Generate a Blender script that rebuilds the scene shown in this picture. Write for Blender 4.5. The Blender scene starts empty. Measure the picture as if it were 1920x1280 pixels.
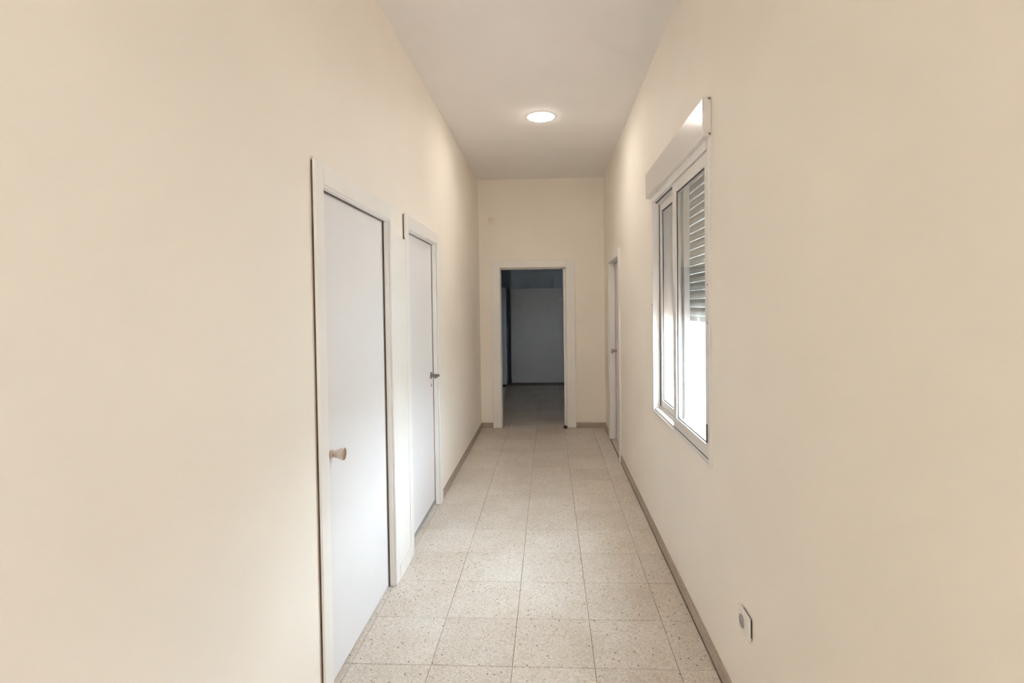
import bpy, bmesh, math, random
from mathutils import Vector, Matrix
random.seed(7)
sc = bpy.context.scene
COL = sc.collection

# ------------------------------------------------------------------ camera
F_PX, CX, CY = 1004.4, 980.0, 597.0           # focal length and principal point, 1920 x 1280 frame
YAW, PITCH, ROLL, CAM_H = -0.0496, -0.0227, -0.0132, 1.5
rt = Vector((math.cos(YAW), -math.sin(YAW), 0))
fw = Vector((math.sin(YAW)*math.cos(PITCH), math.cos(YAW)*math.cos(PITCH), math.sin(PITCH)))
up = rt.cross(fw)
r2 = rt*math.cos(ROLL) + up*math.sin(ROLL)
u2 = -rt*math.sin(ROLL) + up*math.cos(ROLL)
cd = bpy.data.cameras.new('camera')
cd.sensor_fit = 'HORIZONTAL'; cd.sensor_width = 36.0
cd.lens = F_PX/1920*36
cd.shift_x = (960-CX)/1920; cd.shift_y = (CY-640)/1920
cd.clip_start = 0.02
cam = bpy.data.objects.new('camera', cd); COL.objects.link(cam)
M = Matrix((r2, u2, -fw)).transposed().to_4x4(); M.translation = Vector((0, 0, CAM_H))
cam.matrix_world = M
sc.camera = cam

# ------------------------------------------------------------------ world, exposure
w = bpy.data.worlds.new('overcast_sky'); sc.world = w; w.use_nodes = True
SKY = 32.0
bg = w.node_tree.nodes['Background']
bg.inputs[0].default_value = (0.77, 0.885, 1.0, 1); bg.inputs[1].default_value = SKY
LAMP = 76.0
sc.view_settings.view_transform = 'Standard'; sc.view_settings.look = 'None'
sc.view_settings.gamma = 1.0; sc.view_settings.exposure = 0.14
sc.view_settings.use_curve_mapping = False
sc.cycles.max_bounces = 10; sc.cycles.diffuse_bounces = 9; sc.cycles.glossy_bounces = 3; sc.cycles.transparent_max_bounces = 10
sc.cycles.use_adaptive_sampling = True; sc.cycles.adaptive_threshold = 0.10

# ------------------------------------------------------------------ materials
MATS = {}
def new_mat(name):
    m = bpy.data.materials.new(name); m.use_nodes = True; MATS[name] = m
    nt = m.node_tree
    return m, nt, nt.nodes['Principled BSDF']
def node(nt, t, **kw):
    n = nt.nodes.new(t)
    for k, v in kw.items(): setattr(n, k, v)
    return n
def plain(name, col, rough=0.5, metal=0.0, spec=0.5, noise=0.0, nscale=8.0, bump=0.0, bscale=60.0, coat=0.0):
    m, nt, b = new_mat(name)
    b.inputs['Base Color'].default_value = (*col, 1); b.inputs['Roughness'].default_value = rough
    b.inputs['Metallic'].default_value = metal; b.inputs['Specular IOR Level'].default_value = spec
    b.inputs['Coat Weight'].default_value = coat
    geo = node(nt, 'ShaderNodeNewGeometry')
    if noise > 0:
        n = node(nt, 'ShaderNodeTexNoise'); n.inputs['Scale'].default_value = nscale; n.inputs['Detail'].default_value = 1
        nt.links.new(geo.outputs['Position'], n.inputs['Vector'])
        r = node(nt, 'ShaderNodeValToRGB')
        r.color_ramp.elements[0].position = 0.3; r.color_ramp.elements[1].position = 0.7
        r.color_ramp.elements[0].color = (*[c*(1-noise) for c in col], 1)
        r.color_ramp.elements[1].color = (*[min(1, c*(1+noise*0.5)) for c in col], 1)
        nt.links.new(n.outputs['Fac'], r.inputs['Fac']); nt.links.new(r.outputs['Color'], b.inputs['Base Color'])
    if bump > 0:
        n2 = node(nt, 'ShaderNodeTexNoise'); n2.inputs['Scale'].default_value = bscale; n2.inputs['Detail'].default_value = 4
        nt.links.new(geo.outputs['Position'], n2.inputs['Vector'])
        bp = node(nt, 'ShaderNodeBump'); bp.inputs['Strength'].default_value = bump; bp.inputs['Distance'].default_value = 0.004
        nt.links.new(n2.outputs['Fac'], bp.inputs['Height']); nt.links.new(bp.outputs['Normal'], b.inputs['Normal'])
    return m
plain('cream_paint', (0.878, 0.82, 0.745), 0.62, spec=0.3, noise=0.03, nscale=1.6)
plain('ceiling_paint', (0.86, 0.84, 0.83), 0.8, spec=0.2, noise=0.02, nscale=2.0)
plain('door_white', (0.775, 0.76, 0.77), 0.42, spec=0.4, noise=0.012, nscale=3.0)
plain('frame_white', (0.84, 0.815, 0.79), 0.38, spec=0.45, noise=0.02, nscale=5.0)
plain('alu_white', (0.82, 0.80, 0.785), 0.30, spec=0.5, noise=0.01, nscale=6.0)
plain('box_white', (0.80, 0.765, 0.745), 0.20, spec=0.55, noise=0.01, nscale=6.0)
plain('slat_beige', (0.56, 0.54, 0.505), 0.5, spec=0.35, noise=0.02, nscale=9.0)
plain('nickel', (0.62, 0.58, 0.53), 0.22, metal=1.0, noise=0.03, nscale=40)
plain('old_brass', (0.72, 0.63, 0.55), 0.28, metal=1.0, noise=0.08, nscale=60)
plain('dark_nickel', (0.26, 0.24, 0.22), 0.28, metal=1.0, noise=0.05, nscale=60)
plain('grey_sweep', (0.30, 0.30, 0.29), 0.5, noise=0.08, nscale=30)
plain('dark_gasket', (0.05, 0.045, 0.04), 0.7, noise=0.05)
plain('brown_rubber', (0.08, 0.05, 0.035), 0.6, noise=0.05, nscale=30)
plain('white_plastic', (0.80, 0.77, 0.73), 0.35, noise=0.01)
plain('aged_plastic', (0.70, 0.62, 0.52), 0.4, noise=0.03)
plain('socket_grey', (0.34, 0.31, 0.29), 0.4, noise=0.03)
plain('screw_steel', (0.20, 0.18, 0.16), 0.4, metal=0.7, noise=0.05, nscale=200)
plain('dark_skirting', (0.14, 0.115, 0.10), 0.5, noise=0.1)
plain('dark_gap_brown', (0.10, 0.065, 0.04), 0.8, noise=0.2, nscale=30)  # brown of the strips that paint shade into the door gaps
plain('grout', (0.25, 0.21, 0.17), 0.85, noise=0.25, nscale=25)
plain('terracotta', (0.72, 0.40, 0.31), 0.7, noise=0.08, nscale=20, bump=0.1)
plain('courtyard_render', (0.78, 0.77, 0.75), 0.85, noise=0.03, nscale=3, bump=0.1)
plain('courtyard_paving', (0.60, 0.58, 0.55), 0.85, noise=0.06, nscale=3, bump=0.1)
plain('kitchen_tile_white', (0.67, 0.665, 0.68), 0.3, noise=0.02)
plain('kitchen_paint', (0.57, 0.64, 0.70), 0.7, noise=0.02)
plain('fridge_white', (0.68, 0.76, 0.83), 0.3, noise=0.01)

def terrazzo(name, base, dirt_x=None):
    m, nt, b = new_mat(name)
    geo = node(nt, 'ShaderNodeNewGeometry'); oi = node(nt, 'ShaderNodeObjectInfo')
    L = nt.links.new
    def ramp(src, p0, p1, c0, c1):
        r = node(nt, 'ShaderNodeValToRGB'); e = r.color_ramp.elements
        e[0].position = p0; e[1].position = p1; e[0].color = (*c0, 1); e[1].color = (*c1, 1); L(src, r.inputs['Fac']); return r.outputs['Color']
    def mix(fac, a, bb, mode='MIX'):
        x = node(nt, 'ShaderNodeMix', data_type='RGBA', blend_type=mode)
        if isinstance(fac, float): x.inputs[0].default_value = fac
        else: L(fac, x.inputs[0])
        for s, v in ((6, a), (7, bb)):
            if isinstance(v, tuple): x.inputs[s].default_value = (*v, 1)
            else: L(v, x.inputs[s])
        return x.outputs[2]
    # fine chips
    v1 = node(nt, 'ShaderNodeTexVoronoi'); v1.inputs['Scale'].default_value = 170; L(geo.outputs['Position'], v1.inputs['Vector'])
    sep = node(nt, 'ShaderNodeSeparateColor'); L(v1.outputs['Color'], sep.inputs['Color'])
    c = ramp(sep.outputs[0], 0.0, 1.0, tuple(x*0.80 for x in base), tuple(min(1, x*1.10) for x in base))
    # tan chips
    v2 = node(nt, 'ShaderNodeTexVoronoi'); v2.inputs['Scale'].default_value = 105; L(geo.outputs['Position'], v2.inputs['Vector'])
    s2 = node(nt, 'ShaderNodeSeparateColor'); L(v2.outputs['Color'], s2.inputs['Color'])
    k2 = ramp(s2.outputs[1], 0.80, 0.84, (0, 0, 0), (1, 1, 1))
    d2 = ramp(v2.outputs['Distance'], 0.25, 0.45, (1, 1, 1), (0, 0, 0))
    k2 = mix(1.0, k2, d2, 'MULTIPLY')
    c = mix(k2, c, (base[0]*0.62, base[1]*0.55, base[2]*0.46))
    # rare dark chips
    v3 = node(nt, 'ShaderNodeTexVoronoi'); v3.inputs['Scale'].default_value = 42; L(geo.outputs['Position'], v3.inputs['Vector'])
    s3 = node(nt, 'ShaderNodeSeparateColor'); L(v3.outputs['Color'], s3.inputs['Color'])
    k3 = ramp(s3.outputs[2], 0.935, 0.95, (0, 0, 0), (1, 1, 1))
    d3 = ramp(v3.outputs['Distance'], 0.13, 0.19, (1, 1, 1), (0, 0, 0))
    k3 = mix(1.0, k3, d3, 'MULTIPLY')
    c = mix(k3, c, (0.13, 0.10, 0.08))
    # each tile a slightly different batch
    tr = ramp(oi.outputs['Random'], 0.0, 1.0, (0.93, 0.92, 0.91), (1.03, 1.03, 1.03))
    c = mix(1.0, c, tr, 'MULTIPLY')
    # blotchy wear
    n = node(nt, 'ShaderNodeTexNoise'); n.inputs['Scale'].default_value = 2.3; n.inputs['Detail'].default_value = 4; n.inputs['Roughness'].default_value = 0.65
    L(geo.outputs['Position'], n.inputs['Vector'])
    st = ramp(n.outputs['Fac'], 0.38, 0.62, (0.90, 0.87, 0.83), (1, 1, 1))
    c = mix(1.0, c, st, 'MULTIPLY')
    L(c, b.inputs['Base Color'])
    rr = node(nt, 'ShaderNodeMapRange'); rr.inputs['To Min'].default_value = 0.32; rr.inputs['To Max'].default_value = 0.5
    L(n.outputs['Fac'], rr.inputs['Value']); L(rr.outputs['Result'], b.inputs['Roughness'])
    b.inputs['Specular IOR Level'].default_value = 0.45
    return m
terrazzo('terrazzo_floor', (0.70, 0.645, 0.59))
terrazzo('terrazzo_skirting', (0.42, 0.345, 0.28))

m, nt, b = new_mat('window_glass')
nt.nodes.remove(b)
tr = node(nt, 'ShaderNodeBsdfTransparent'); tr.inputs[0].default_value = (0.95, 0.97, 0.965, 1)
gl = node(nt, 'ShaderNodeBsdfGlossy'); gl.inputs['Roughness'].default_value = 0.02
lw = node(nt, 'ShaderNodeLayerWeight'); lw.inputs['Blend'].default_value = 0.5      # Schlick: 0.04 + 0.96 (1-cos)^5
pw = node(nt, 'ShaderNodeMath', operation='POWER'); pw.inputs[1].default_value = 5.0
ma = node(nt, 'ShaderNodeMath', operation='MULTIPLY_ADD'); ma.inputs[1].default_value = 0.96; ma.inputs[2].default_value = 0.04
nt.links.new(lw.outputs['Facing'], pw.inputs[0]); nt.links.new(pw.outputs[0], ma.inputs[0])
mx = node(nt, 'ShaderNodeMixShader')
nt.links.new(ma.outputs[0], mx.inputs[0]); nt.links.new(tr.outputs[0], mx.inputs[1]); nt.links.new(gl.outputs[0], mx.inputs[2])
nt.links.new(mx.outputs[0], nt.nodes['Material Output'].inputs[0])

m, nt, b = new_mat('lamp_diffuser')
b.inputs['Base Color'].default_value = (0.9, 0.9, 0.88, 1)
b.inputs['Emission Color'].default_value = (1.0, 0.93, 0.83, 1); b.inputs['Emission Strength'].default_value = LAMP

# ------------------------------------------------------------------ mesh helpers
def box_into(bm, x0, x1, y0, y1, z0, z1, bevel=0.0, seg=2):
    t = bmesh.new()
    bmesh.ops.create_cube(t, size=1.0)
    bmesh.ops.scale(t, vec=(abs(x1-x0), abs(y1-y0), abs(z1-z0)), verts=t.verts)
    bmesh.ops.translate(t, vec=((x0+x1)/2, (y0+y1)/2, (z0+z1)/2), verts=t.verts)
    if bevel > 0:
        bmesh.ops.bevel(t, geom=list(t.edges), offset=bevel, segments=seg, affect='EDGES', profile=0.5)
    me = bpy.data.meshes.new('tmp'); t.to_mesh(me); t.free(); bm.from_mesh(me); bpy.data.meshes.remove(me)
def lathe_into(bm, prof, origin, axis='X', sign=1, n=32):
    """profile = list of (distance along axis, radius)"""
    rings = []
    for d, r in prof:
        ring = []
        for k in range(n):
            a = 2*math.pi*k/n
            c, s = r*math.cos(a), r*math.sin(a)
            if axis == 'X': p = (origin[0]+sign*d, origin[1]+c, origin[2]+s)
            elif axis == 'Y': p = (origin[0]+c, origin[1]+sign*d, origin[2]+s)
            else: p = (origin[0]+c, origin[1]+s, origin[2]+sign*d)
            ring.append(bm.verts.new(p))
        rings.append(ring)
    for a, b_ in zip(rings[:-1], rings[1:]):
        for k in range(n):
            bm.faces.new((a[k], a[(k+1) % n], b_[(k+1) % n], b_[k]))
    bm.faces.new(rings[0]); bm.faces.new(rings[-1])
def obj(name, bm, mat, parent=None, smooth=False, angle=35):
    bmesh.ops.recalc_face_normals(bm, faces=bm.faces)
    me = bpy.data.meshes.new(name); bm.to_mesh(me); bm.free()
    me.materials.append(MATS[mat])
    if smooth:
        for p in me.polygons: p.use_smooth = True
        try: me.set_sharp_from_angle(angle=math.radians(angle))
        except Exception: pass
    o = bpy.data.objects.new(name, me); COL.objects.link(o)
    if parent is not None: attach(o, parent)
    return o
def attach(o, parent):
    o.parent = parent
    o.matrix_parent_inverse = Matrix.Translation(-world_loc(parent))
def world_loc(o):
    return o.location.copy() if o.parent is None else o.location.copy()
def boxes(name, lst, mat, parent=None, bevel=0.0, seg=2):
    bm = bmesh.new()
    for b_ in lst: box_into(bm, *b_, bevel=bevel, seg=seg)
    return obj(name, bm, mat, parent, smooth=bevel > 0, angle=20)
def lathe(name, prof, origin, mat, parent=None, axis='X', sign=1, n=32):
    bm = bmesh.new(); lathe_into(bm, prof, origin, axis, sign, n)
    return obj(name, bm, mat, parent, smooth=True)
def empty(name, loc):
    o = bpy.data.objects.new(name, None); COL.objects.link(o); o.location = loc; o.empty_display_size = 0.1
    return o
def tag(o, label, cat, kind=None, group=None):
    o['label'] = label; o['category'] = cat
    if kind: o['kind'] = kind
    if group: o['group'] = group
    return o

# ------------------------------------------------------------------ dimensions (metres)
XL, XR, YE, HC = -0.8555, 0.6775, 6.5946, 3.058      # corridor: left wall, right wall, end wall, ceiling
YB = -3.7                                             # corridor goes on behind the camera
WT = 0.12                                             # end wall thickness
RX0, RX1, RY0, RY1 = -1.75, 2.3, YE+WT, 10.15         # room beyond the doorway
EXT = 0.26                                            # right (outer) wall thickness
D1 = (1.985, 2.815, 1.962); D2 = (3.205, 4.015, 1.975); D3 = (5.205, 6.02, 1.965)   # door openings: y0, y1, top
DE = (-0.600, 0.205, 1.972)                           # end doorway: x0, x1, top
WIN = (2.267, 3.515, 0.808, 2.195)                    # window: y0, y1, z0, z1
W2 = 5.55                                             # distance back to an unseen second window, added to light the near wall
J = 0.03                                              # jamb thickness
CW, CT = 0.08, 0.085                                  # casing width

# ------------------------------------------------------------------ setting: walls, ceiling
def wall_pieces(xa, xb, y0, y1, openings, back):
    """boxes of a wall running along y, with openings (y0,y1,z0,z1); back = (xa,xb) of what closes each recess or None"""
    out = []; y = y0
    for (a, b_, za, zb, bk) in sorted(openings):
        out.append((xa, xb, y, a, -0.1, HC))
        out.append((xa, xb, a, b_, zb, HC))
        if za > -0.1: out.append((xa, xb, a, b_, -0.1, za))
        if bk: out.append((bk[0], bk[1], a, b_, max(za, -0.1), zb))
        y = b_
    out.append((xa, xb, y, y1, -0.1, HC))
    return out
bkL = (XL-0.16, XL-0.10)
o = boxes('wall_left', wall_pieces(XL-0.16, XL, YB, YE+WT, [
    (D1[0]-J, D1[1]+J, -0.1, D1[2]+J, bkL), (D2[0]-J, D2[1]+J, -0.1, D2[2]+J, bkL)], None), 'cream_paint')
tag(o, 'cream painted plaster wall with two white doors in it', 'wall', 'structure')
bkR = (XR+0.12, XR+EXT)
o = boxes('wall_right', wall_pieces(XR, XR+EXT, YB, YE+WT, [
    (WIN[0]+0.02-W2, WIN[1]-0.02-W2, WIN[2]+0.01, WIN[3]+0.10, None),
    (WIN[0]+0.02, WIN[1]-0.02, WIN[2]+0.01, WIN[3]+0.10, None), (D3[0]-J, D3[1]+J, -0.1, D3[2]+J, bkR)], None), 'cream_paint')
tag(o, 'cream painted plaster wall with the sliding window in it', 'wall', 'structure')
o = boxes('wall_end', [(XL, DE[0]-J, YE, YE+WT, -0.1, HC), (DE[1]+J, XR, YE, YE+WT, -0.1, HC), (DE[0]-J, DE[1]+J, YE, YE+WT, DE[2]+J, HC)], 'cream_paint')
tag(o, 'cream yellow end wall around the open doorway', 'wall', 'structure')
o = boxes('wall_behind', [(XL-0.16, XR+EXT, YB-0.15, YB, -0.1, HC)], 'cream_paint')
tag(o, 'cream wall closing the corridor at its other end', 'wall', 'structure')
o = boxes('ceiling', [(XL-0.16, XR+EXT, YB-0.15, YE+WT, HC, HC+0.2)], 'ceiling_paint')
tag(o, 'plain white plaster ceiling of the corridor', 'ceiling', 'structure')

BH, BT = 0.062, 0.010
# ------------------------------------------------------------------ floor: bed of grout, every tile a piece of its own
T, TX, TY = 0.3433, -0.5145, 2.1948
floor = boxes('floor', [(RX0-0.2, RX1+0.2, YB-0.15, RY1+1.0, -0.12, -0.006)], 'grout')
tag(floor, 'beige speckled terrazzo tile floor with thin dark joints', 'floor', 'structure')
tile_mesh = {}
def tile(x0, x1, y0, y1):
    g = 0.0010
    x0 += g; x1 -= g; y0 += g; y1 -= g
    if x1-x0 < 0.008 or y1-y0 < 0.008: return
    key = (round(x1-x0, 4), round(y1-y0, 4))
    if key not in tile_mesh:
        bm = bmesh.new(); box_into(bm, -key[0]/2, key[0]/2, -key[1]/2, key[1]/2, -0.02, 0.0)
        tops = [e for e in bm.edges if all(v.co.z > -0.001 for v in e.verts)]
        bmesh.ops.bevel(bm, geom=tops, offset=0.0012, segments=1, affect='EDGES')
        bmesh.ops.recalc_face_normals(bm, faces=bm.faces)
        me = bpy.data.meshes.new('floor_tile'); bm.to_mesh(me); bm.free(); me.materials.append(MATS['terrazzo_floor']); tile_mesh[key] = me
    o = bpy.data.objects.new('floor_tile', tile_mesh[key]); COL.objects.link(o)
    o.location = ((x0+x1)/2, (y0+y1)/2, random.uniform(-0.0006, 0.0))
    o.rotation_euler = (random.uniform(-1, 1)*0.0012, random.uniform(-1, 1)*0.0012, 0)
    o.parent = floor
def edges(lo, hi, org):
    k = math.ceil((lo-org)/T + 1e-6); out = [lo]
    while org+k*T < hi-1e-4:
        if org+k*T - out[-1] > 0.02: out.append(org+k*T)
        k += 1
    out.append(hi); return out
def grid(x0, x1, y0, y1):
    xs, ys = edges(x0, x1, TX), edges(y0, y1, TY)
    for a, b_ in zip(xs[:-1], xs[1:]):
        for c, d in zip(ys[:-1], ys[1:]): tile(a, b_, c, d)
grid(XL, XR-BT-0.003, TY-9*T, YE)                       # corridor
grid(DE[0]-J, DE[1]+J, YE, RY0)                # under the doorway
grid(TX-3*T, TX+5*T, RY0, RY1)                 # room beyond, as far as the doorway shows it
ys = edges(D1[0], D1[1], TY)                   # narrow strips in the door recesses
for c, d in zip(ys[:-1], ys[1:]): tile(XL-0.099, XL, c, d)
ys = edges(D2[0], D2[1], TY)
for c, d in zip(ys[:-1], ys[1:]): tile(XL-0.099, XL, c, d)
ys = edges(D3[0], D3[1], TY)
for c, d in zip(ys[:-1], ys[1:]): tile(XR, XR+0.119, c, d)
def plain_bed(x0, x1, y0, y1):
    bm = bmesh.new(); box_into(bm, x0, x1, y0, y1, -0.02, 0.0)
    return obj('floor_border', bm, 'terrazzo_floor', floor)
plain_bed(XL, XR, YB, TY-9*T-0.002)
plain_bed(RX0, TX-3*T-0.002, RY0, RY1+0.6)
plain_bed(TX+5*T+0.002, RX1, RY0, RY1)
plain_bed(TX-3*T, -0.72, RY1+0.002, RY1+0.6)

# ------------------------------------------------------------------ baseboards
def skirting(name, lst, label, mat='terrazzo_skirting'):
    o = boxes(name, lst, mat, bevel=0.0015, seg=1); tag(o, label, 'baseboard', 'structure')
skirting('baseboard_right', [(XR-BT, XR, YB, D3[0]-CW, 0, BH), (XR-BT, XR, D3[1]+CW, YE, 0, BH)], 'brown terrazzo skirting along the wall below the window')
skirting('baseboard_left', [(XL, XL+BT, YB, D1[0]-CW-0.001, 0, BH), (XL, XL+BT, D2[1]+CW+0.001, YE, 0, BH)], 'brown terrazzo skirting along the wall with two white doors')
skirting('baseboard_end', [(XL+BT, DE[0]-0.108, YE-BT, YE, 0, BH), (DE[1]+0.113, XR-BT, YE-BT, YE, 0, BH)], 'brown terrazzo skirting on both sides of the open doorway')
skirting('baseboard_between', [(XL, XL+0.021, D1[1]+CW+0.001, D2[0]-CW-0.004, 0, 0.075)], 'white painted skirting on the narrow wall strip between two white doors', 'frame_white')

# ------------------------------------------------------------------ doors in the side walls
def side_door(name, X, s, D, leaf_in, label, z_leaf=0.006, face=0.018, ground='dark_gap_brown', gap_strip=0.009):  # ground: colour put behind the casing, brown where it paints gap shade
    """X = wall plane, s = +1 when the corridor lies towards +x of the wall, D = (y0,y1,top)"""
    y0, y1, zt = D
    root = empty(name, (X, (y0+y1)/2, 0))
    tag(root, label, 'door', 'structure')
    def bx(a, b_, *r): return (min(X+s*a, X+s*b_), max(X+s*a, X+s*b_), *r)
    depth = -0.099
    # lining boards
    for (a, b_) in ((y0-J+0.001, y0), (y1, y1+J-0.001)):
        boxes('jamb', [bx(depth, face-0.012, a, b_, 0.0, zt)], 'frame_white', root, bevel=0.0015)
    boxes('jamb_head', [bx(depth, face-0.012, y0-J+0.001, y1+J-0.001, zt, zt+J-0.001)], 'frame_white', root, bevel=0.0015)
    # casing boards standing a few millimetres off the plaster
    g = 0.007; rv = 0.006
    for (a, b_) in ((y0-CW, y0-rv), (y1+rv, y1+CW)):
        boxes('casing', [bx(g, face, a, b_, 0.0, zt+CT)], 'frame_white', root, bevel=0.003)
    boxes('casing_head', [bx(g, face, y0-rv, y1+rv, zt+rv, zt+CT)], 'frame_white', root, bevel=0.003)
    # strips behind casing and leaf; brown ones put the gap shade into colour
    boxes('casing_gap_backing', [bx(0.0, g, y0-CW+0.004, y0-J, 0.0, zt+CT-0.006), bx(0.0, g, y1+J, y1+CW-0.004, 0.0, zt+CT-0.006), bx(0.0, g, y0-J, y1+J, zt+J, zt+CT-0.006)], ground, root)
    rb = leaf_in+0.012
    boxes('leaf_gap_shade', [bx(-rb-0.02, -rb, y0, y0+0.0028, z_leaf, zt), bx(-rb-0.02, -rb, y1-0.0065, y1, z_leaf, zt), bx(-rb-0.02, -rb, y0+0.0028, y1-0.0065, zt-0.0055, zt)], 'dark_gap_brown', root)
    # dark strip on the lining, deepening the line along the leaf edge
    boxes('gap_strip', [bx(-leaf_in+0.0005, -leaf_in+gap_strip, y1-0.0015, y1+0.0005, 0.004, zt), bx(-leaf_in+0.0005, -leaf_in+gap_strip, y0, y1-0.0015, zt-0.0015, zt+0.0005)], 'dark_gap_brown', root)
    leaf = boxes('leaf', [bx(-leaf_in-0.035, -leaf_in, y0+0.003, y1-0.007, z_leaf, zt-0.006)], 'door_white', root, bevel=0.0015)
    return root, leaf
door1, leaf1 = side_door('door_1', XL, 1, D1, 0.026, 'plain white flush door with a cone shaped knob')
door2, leaf2 = side_door('door_2', XL, 1, D2, 0.030, 'plain white flush door with dark lever handle and grey bottom strip', gap_strip=0.004, z_leaf=0.042)
door3, leaf3 = side_door('door_3', XR, -1, D3, 0.060, 'white flush door beyond the window, with small light knob', gap_strip=0.003, ground='frame_white')
# knob of door 1: rose, neck flaring to a round flat face
lx = XL-0.026
kn = lathe('knob', [(0, 0.016), (0.003, 0.018), (0.006, 0.016), (0.009, 0.0125), (0.016, 0.014), (0.030, 0.019), (0.042, 0.0225), (0.044, 0.022), (0.046, 0.0245), (0.051, 0.0255), (0.054, 0.0235), (0.055, 0.018)],
           (lx, 2.098, 0.918), 'old_brass', leaf1)
# lever of door 2
ly, lz = 3.945, 0.995; lx = XL-0.030
bm = bmesh.new()
lathe_into(bm, [(0, 0.026), (0.005, 0.026), (0.008, 0.023), (0.009, 0.010), (0.045, 0.009), (0.060, 0.010), (0.064, 0.007)], (lx, ly, lz), 'X', 1, 28)
lathe_into(bm, [(0, 0.006), (0.004, 0.0095), (0.05, 0.010), (0.085, 0.012), (0.098, 0.010), (0.104, 0.004)], (lx+0.052, ly+0.004, lz-0.001), 'Y', -1, 20)
obj('lever_handle', bm, 'dark_nickel', leaf2, smooth=True)
boxes('keyhole_plate', [(lx, lx+0.003, ly-0.012, ly+0.012, lz-0.085, lz-0.061)], 'nickel', leaf2, bevel=0.0012)
boxes('bottom_strip', [(lx-0.028, lx-0.004, D2[0]+0.003, D2[1]-0.005, 0.003, 0.042)], 'grey_sweep', door2, bevel=0.001)
# knob of door 3
lathe('knob', [(0, 0.024), (0.004, 0.024), (0.007, 0.012), (0.025, 0.011), (0.034, 0.022), (0.048, 0.027), (0.060, 0.022), (0.065, 0.010)],
      (XR+0.060, D3[1]-0.07, 0.995), 'nickel', leaf3, sign=-1)
boxes('bottom_strip', [(XR+0.064, XR+0.09, D3[0]+0.003, D3[1]-0.005, 0.0, 0.006)], 'dark_gasket', door3)

o = boxes('trim_2', [(XL, XL+0.016, D1[1]+CW+0.001, D2[0]-CW-0.004, 0.075, 1.90)], 'frame_white', bevel=0.002)
tag(o, 'white painted board filling the narrow strip between two white doors', 'trim', 'structure')

# ------------------------------------------------------------------ open doorway in the end wall
tr1 = empty('trim_1', ((DE[0]+DE[1])/2, YE, 0))
tag(tr1, 'white door casing around the open doorway to the dim room', 'door frame', 'structure')
boxes('casing', [(DE[0]-0.106, DE[0]-0.004, YE-0.018, YE, 0, DE[2]+0.098)], 'frame_white', tr1, bevel=0.004)
boxes('casing', [(DE[1]+0.006, DE[1]+0.112, YE-0.018, YE, 0, DE[2]+0.098)], 'frame_white', tr1, bevel=0.004)
boxes('casing_head', [(DE[0]-0.004, DE[1]+0.006, YE-0.018, YE, DE[2]+0.006, DE[2]+0.098)], 'frame_white', tr1, bevel=0.004)
boxes('jamb', [(DE[0]-J+0.001, DE[0], YE-0.004, RY0, 0, DE[2])], 'frame_white', tr1, bevel=0.002)
boxes('jamb', [(DE[1], DE[1]+J-0.001, YE-0.004, RY0, 0, DE[2])], 'frame_white', tr1, bevel=0.002)
boxes('jamb_head', [(DE[0]-J+0.001, DE[1]+J-0.001, YE-0.004, RY0, DE[2], DE[2]+J-0.001)], 'frame_white', tr1, bevel=0.002)
boxes('door_stop_strip', [(DE[1]-0.028, DE[1], YE+0.045, RY0, 0, DE[2]-0.014)], 'frame_white', tr1, bevel=0.002)
boxes('door_stop_strip', [(DE[0], DE[0]+0.004, YE+0.045, RY0, 0, DE[2]-0.014)], 'frame_white', tr1, bevel=0.001)
boxes('door_stop_strip', [(DE[0]+0.004, DE[1]-0.028, YE+0.045, RY0, DE[2]-0.014, DE[2])], 'frame_white', tr1, bevel=0.002)

# ------------------------------------------------------------------ sliding window with roller shutter
wy0, wy1, wz0, wz1 = WIN
win = empty('window_1', (XR, (wy0+wy1)/2, wz0))
tag(win, 'white aluminium sliding window with half lowered roller shutter, between socket and far door', 'window', 'structure')
FI, FO = XR-0.013, XR+0.085           # frame inner face and outer face
fm = 0.040
def wbox(name, *b_, mat='alu_white', parent=win, bevel=0.002): return boxes(name, [b_], mat, parent, bevel=bevel)
wbox('frame_stile', FI+0.008, FO, wy0, wy0+fm, wz0, wz1)
wbox('frame_flange', FI, FI+0.008, wy0, wy0+0.022, wz0, wz1)
wbox('frame_flange', FI, FI+0.008, wy0+0.022, wy1, wz0, wz0+0.014)
wbox('gap_strip', FI+0.006, FI+0.008, wy0+0.022, wy0+0.026, wz0+0.014, wz1, mat='dark_gasket', bevel=0)
wbox('gap_strip', FI+0.006, FI+0.008, wy0+0.026, 2.945, wz0+0.0275, wz0+0.0305, mat='dark_gasket', bevel=0)
wbox('gap_strip', XR+0.010, XR+0.014, 2.946, wy1-fm, wz1-0.051, wz1-0.045, mat='dark_gasket', bevel=0)  # dark strip standing in for the shade of the track gap
wbox('gap_strip', XR+0.030, XR+0.033, wy1-fm-0.006, wy1-fm, wz0+0.028, wz1-0.045, mat='dark_gasket', bevel=0)
wbox('frame_stile', FI, FO, wy1-fm, wy1, wz0, wz1)
wbox('frame_rail', FI+0.008, FO, wy0+fm, wy1-fm, wz0, wz0+0.028)
wbox('frame_rail', FI, FO, wy0+fm, wy1-fm, wz1-0.045, wz1)
wbox('frame_track', XR+0.026, XR+0.030, wy0+fm, wy1-fm, wz0+0.028, wz0+0.042, bevel=0.0005)
wbox('frame_track', XR+0.026, XR+0.030, wy0+fm, wy1-fm, wz1-0.060, wz1-0.045, bevel=0.0005)
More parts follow.
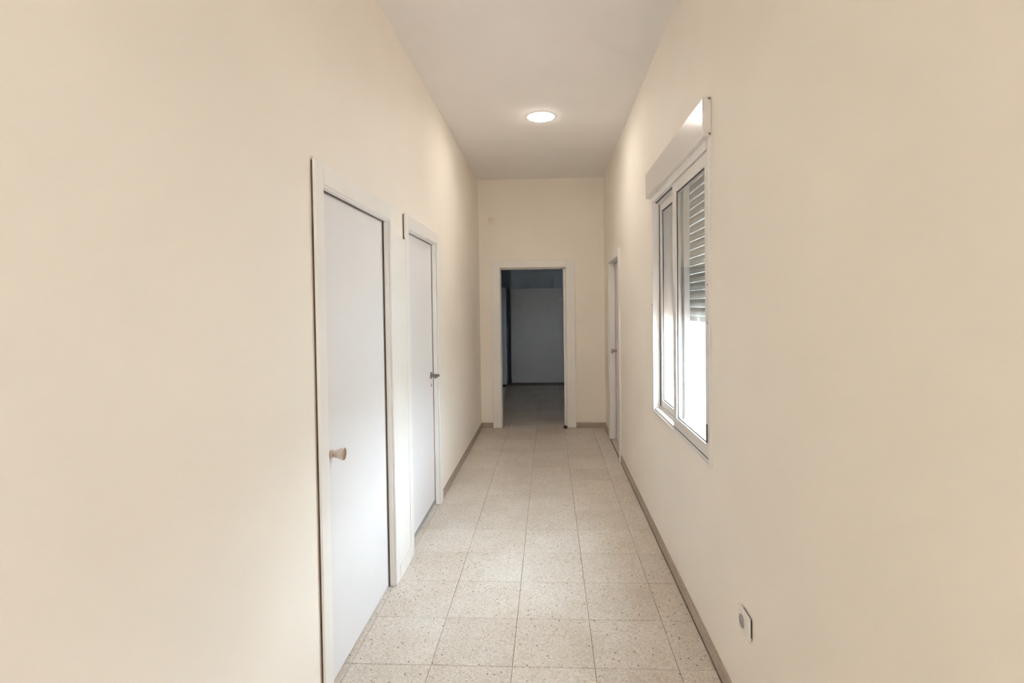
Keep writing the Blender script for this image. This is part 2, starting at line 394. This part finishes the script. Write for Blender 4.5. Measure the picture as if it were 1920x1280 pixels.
def sash(x0, x1, y0, y1, z0, z1, near, far):
    xm = (x0+x1)/2
    s_ = boxes('sash', [(x0, x1, y0, y0+near, z0, z1), (x0, x1, y1-far, y1, z0, z1),
                        (x0+0.001, x1-0.001, y0+near, y1-far, z0, z0+0.055), (x0+0.001, x1-0.001, y0+near, y1-far, z1-0.055, z1)], 'alu_white', win, bevel=0.002)
    a, b_, c, d = y0+near, y1-far, z0+0.055, z1-0.055
    boxes('pane', [(xm-0.0025, xm+0.0025, a-0.004, b_+0.004, c-0.004, d+0.004)], 'window_glass', s_)
    g = 0.005
    boxes('gasket', [(xm-0.006, xm-0.003, a, a+g, c, d), (xm-0.006, xm-0.003, b_-g, b_, c, d), (xm-0.006, xm-0.003, a+g, b_-g, c, c+g), (xm-0.006, xm-0.003, a+g, b_-g, d-g, d)], 'dark_gasket', s_)
    return s_
s_near = sash(XR-0.006, XR+0.024, wy0+0.030, 2.945, wz0+0.030, wz1-0.048, 0.050, 0.062)
s_far = sash(XR+0.034, XR+0.064, 2.865, wy1-fm+0.006, wz0+0.030, wz1-0.048, 0.062, 0.050)
boxes('latch', [(XR-0.012, XR-0.006, wy0+0.048, wy0+0.060, 0.905, 0.985)], 'screw_steel', s_near, bevel=0.0015)
# shutter box above the window
BX = XR-0.034
sb = wbox('shutter_box', BX, XR, wy0, 3.59, wz1, 2.356, mat='box_white', bevel=0.007)
boxes('box_end_cap', [(BX+0.004, XR-0.001, wy0-0.003, wy0, wz1+0.003, 2.352)], 'box_white', sb, bevel=0.001)
for z in (wz1+0.008, 2.346):
    lathe('screw', [(0, 0.004), (0.002, 0.004), (0.003, 0.002)], (XR-0.008, wy0-0.003, z), 'screw_steel', sb, axis='Y', sign=-1, n=12)
for z in (1.42, 1.58):
    lathe('screw', [(0, 0.0035), (0.0015, 0.0035), (0.002, 0.002)], (FI, wy0+0.02, z), 'screw_steel', win, axis='X', sign=-1, n=12)
for z in (1.50, 1.70):
    lathe('screw', [(0, 0.0035), (0.0015, 0.0035), (0.002, 0.002)], (FI, wy1-0.012, z), 'screw_steel', win, axis='X', sign=-1, n=12)
# outer reveal lining, sill, shutter guides
gy0, gy1 = wy0+0.02, wy1-0.02
boxes('shutter_guide', [(XR+0.105, XR+0.140, gy0, gy0+0.03, wz0+0.02, wz1+0.08)], 'alu_white', win, bevel=0.002)
boxes('shutter_guide', [(XR+0.105, XR+0.140, gy1-0.03, gy1, wz0+0.02, wz1+0.08)], 'alu_white', win, bevel=0.002)
boxes('outer_sill', [(XR+0.088, XR+EXT+0.05, gy0+0.001, gy1-0.001, wz0-0.03, wz0+0.018)], 'terracotta', win, bevel=0.003)
SX = XR+0.1225; P = 0.0455; Z_SH = 1.405
shut = empty('roller_shutter', (SX, (wy0+wy1)/2, Z_SH)); attach(shut, win)
L0, L1 = gy0+0.008, gy1-0.008
def slat_mesh():
    bm = bmesh.new()
    # curved body, bulging to the outside, 8 mm hollow profile closed all round
    n = 6; pts = []
    for k in range(n+1):
        t = k/n; pts.append((0.0045*math.sin(math.pi*t)+0.0005, 0.0085+0.036*t))
    for k in range(n, -1, -1):
        t = k/n; pts.append((-0.0060*math.sin(math.pi*t)-0.0010, 0.0085+0.036*t))
    la = (L1-L0)/2
    ra = [bm.verts.new((x, -la, z)) for x, z in pts]; rb = [bm.verts.new((x, la, z)) for x, z in pts]
    for k in range(len(pts)):
        k2 = (k+1) % len(pts); bm.faces.new((ra[k], ra[k2], rb[k2], rb[k]))
    bm.faces.new(ra); bm.faces.new(rb)
    # hook strip with a row of light slots
    box_into(bm, -0.0008, 0.0008, -la, la, -0.0010, 0.0028)
    box_into(bm, -0.0008, 0.0008, -la, la, 0.0056, 0.0090)
    pitch = 0.024; m_ = int((2*la)/pitch)
    for k in range(m_+1):
        y = -la+k*pitch
        box_into(bm, -0.0008, 0.0008, y, min(la, y+0.016), 0.0028, 0.0056)
    bmesh.ops.recalc_face_normals(bm, faces=bm.faces)
    me = bpy.data.meshes.new('slat'); bm.to_mesh(me); bm.free(); me.materials.append(MATS['slat_beige']); return me
sm = slat_mesh()
z = Z_SH+0.03
while z < wz1+0.06:
    o = bpy.data.objects.new('slat', sm); COL.objects.link(o); o.location = (SX, (wy0+wy1)/2, z)
    o.parent = shut; o.matrix_parent_inverse = Matrix.Translation(-Vector((SX, (wy0+wy1)/2, Z_SH)))
    z += P
eb = boxes('end_bar', [(SX-0.006, SX+0.006, L0, L1, Z_SH, Z_SH+0.0285)], 'alu_white', None, bevel=0.002)
eb.parent = shut; eb.matrix_parent_inverse = Matrix.Translation(-Vector((SX, (wy0+wy1)/2, Z_SH)))
boxes('bar_stopper', [(XR+0.090, XR+0.104, 2.74, 2.765, wz0+0.018, wz0+0.040)], 'socket_grey', win, bevel=0.003)
boxes('shutter_housing', [(XR+0.088, XR+EXT, gy0, gy1, wz1+0.085, wz1+0.099)], 'alu_white', win)

# unseen second window: a copy added behind the camera for its daylight
def copy_tree(o, parent=None):
    c = o.copy(); COL.objects.link(c); c.parent = parent
    for ch in list(o.children):
        copy_tree(ch, c)
    return c
win2 = copy_tree(win); win2.name = 'window_added'; win2.location.y -= W2
tag(win2, 'added unseen white sliding window further back along the wall, for daylight', 'window', 'structure')

# ------------------------------------------------------------------ outside the window: a bright courtyard
o = boxes('courtyard_ground', [(XR+EXT+0.0, 7.0, -14, YE+0.2, -0.35, -0.12), (2.7, 7.0, YE+0.2, 40, -0.35, -0.12)], 'courtyard_paving')
tag(o, 'pale courtyard paving outside the window', 'ground', 'structure')
o = boxes('courtyard_wall', [(7.0, 7.2, -14, 40, -0.35, 2.6)], 'courtyard_render')
tag(o, 'white rendered courtyard wall outside the window', 'wall', 'structure')

# ------------------------------------------------------------------ room beyond the doorway
NX = -0.728                                           # corner where the recess for the fridge begins
RW = (1.45, 1.85, 1.50, 1.80)                         # unseen small window, placed and sized to light the far wall: x0, x1, z0, z1
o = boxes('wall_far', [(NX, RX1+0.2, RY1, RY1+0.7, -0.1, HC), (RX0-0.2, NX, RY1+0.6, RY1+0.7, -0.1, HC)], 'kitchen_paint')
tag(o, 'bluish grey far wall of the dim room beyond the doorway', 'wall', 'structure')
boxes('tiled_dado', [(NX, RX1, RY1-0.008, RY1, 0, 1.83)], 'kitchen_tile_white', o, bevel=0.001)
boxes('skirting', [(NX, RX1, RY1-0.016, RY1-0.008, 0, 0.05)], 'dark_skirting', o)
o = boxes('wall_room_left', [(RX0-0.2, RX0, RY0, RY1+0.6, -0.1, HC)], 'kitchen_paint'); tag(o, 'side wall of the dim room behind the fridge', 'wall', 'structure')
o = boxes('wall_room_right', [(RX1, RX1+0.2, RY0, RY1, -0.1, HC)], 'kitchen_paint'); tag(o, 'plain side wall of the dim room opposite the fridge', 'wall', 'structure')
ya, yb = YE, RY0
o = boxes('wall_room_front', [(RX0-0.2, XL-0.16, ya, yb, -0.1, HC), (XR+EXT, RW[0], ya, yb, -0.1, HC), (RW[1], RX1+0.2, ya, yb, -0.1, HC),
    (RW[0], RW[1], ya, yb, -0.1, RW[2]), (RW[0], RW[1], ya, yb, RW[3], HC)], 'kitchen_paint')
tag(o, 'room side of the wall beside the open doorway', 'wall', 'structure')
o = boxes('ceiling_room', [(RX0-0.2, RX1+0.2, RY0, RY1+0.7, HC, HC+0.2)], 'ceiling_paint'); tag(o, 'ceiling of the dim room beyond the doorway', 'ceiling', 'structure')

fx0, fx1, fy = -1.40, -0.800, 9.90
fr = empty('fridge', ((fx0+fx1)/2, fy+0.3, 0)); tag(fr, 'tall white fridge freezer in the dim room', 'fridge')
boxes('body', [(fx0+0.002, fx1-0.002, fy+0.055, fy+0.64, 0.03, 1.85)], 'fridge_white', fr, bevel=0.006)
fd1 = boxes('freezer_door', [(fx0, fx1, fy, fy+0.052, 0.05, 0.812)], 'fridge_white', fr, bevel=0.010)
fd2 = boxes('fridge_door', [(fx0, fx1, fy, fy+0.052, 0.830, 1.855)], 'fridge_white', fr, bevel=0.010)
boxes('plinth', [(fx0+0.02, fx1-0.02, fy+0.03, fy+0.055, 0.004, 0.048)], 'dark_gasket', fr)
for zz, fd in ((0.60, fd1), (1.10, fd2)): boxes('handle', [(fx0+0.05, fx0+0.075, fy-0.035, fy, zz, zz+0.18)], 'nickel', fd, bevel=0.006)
for xx in (fx0+0.05, fx1-0.05):
    for yy in (fy+0.10, fy+0.58): lathe('foot', [(0, 0.018), (0.03, 0.018)], (xx, yy, 0.0), 'dark_gasket', fr, axis='Z', n=12)

jb = empty('junction_box', (0.27, RY1-0.008, 1.625)); tag(jb, 'small white box fixed high on the dim room\'s far wall', 'junction box')
boxes('body', [(0.175, 0.30, RY1-0.048, RY1-0.008, 1.590, 1.655)], 'white_plastic', jb, bevel=0.004)
boxes('lid', [(0.172, 0.303, RY1-0.054, RY1-0.048, 1.587, 1.658)], 'white_plastic', jb, bevel=0.002)

# ------------------------------------------------------------------ small things
lp = empty('ceiling_light', (-0.049, 4.44, HC)); tag(lp, 'round white recessed downlight, switched on, in the corridor ceiling', 'ceiling light')
lathe('trim_ring', [(0.0, 0.1145), (0.004, 0.1140), (0.006, 0.1125), (0.006, 0.1105), (0.0, 0.110)], (-0.049, 4.44, HC), 'white_plastic', lp, axis='Z', sign=-1, n=64)
lathe('diffuser', [(0.0012, 0.1095), (0.0062, 0.1090), (0.0085, 0.105), (0.013, 0.092), (0.017, 0.066), (0.019, 0.034), (0.0195, 0.01)], (-0.049, 4.44, HC), 'lamp_diffuser', lp, axis='Z', sign=-1, n=64)

cp = lathe('cover_plate', [(0, 0.036), (0.003, 0.036), (0.005, 0.032), (0.0055, 0.012), (0.0055, 0.002)], (-0.706, YE, 2.563), 'aged_plastic', None, axis='Y', sign=-1, n=40)
tag(cp, 'small round cream cover plate high on the end wall', 'cover plate')

so = empty('wall_socket', (XR, 1.875, 0.36)); tag(so, 'white power socket low on the wall near the skirting', 'socket')
boxes('backing', [(XR-0.007, XR, 1.838, 1.916, 0.358, 0.420)], 'dark_gasket', so)
boxes('plate', [(XR-0.016, XR-0.007, 1.827, 1.927, 0.348, 0.430)], 'white_plastic', so, bevel=0.003)
lathe('socket_well', [(0.0, 0.0235), (0.0012, 0.0235), (0.0016, 0.021), (0.0004, 0.0195)], (XR-0.016, 1.888, 0.388), 'socket_grey', so, sign=-1, n=36)

ds = lathe('door_stop', [(0, 0.022), (0.004, 0.024), (0.024, 0.023), (0.032, 0.018), (0.036, 0.008)], (DE[1]-0.022, YE-0.045, 0.0), 'brown_rubber', None, axis='Z', n=28)
tag(ds, 'small dark brown rubber door stop at the doorway jamb', 'door stop')
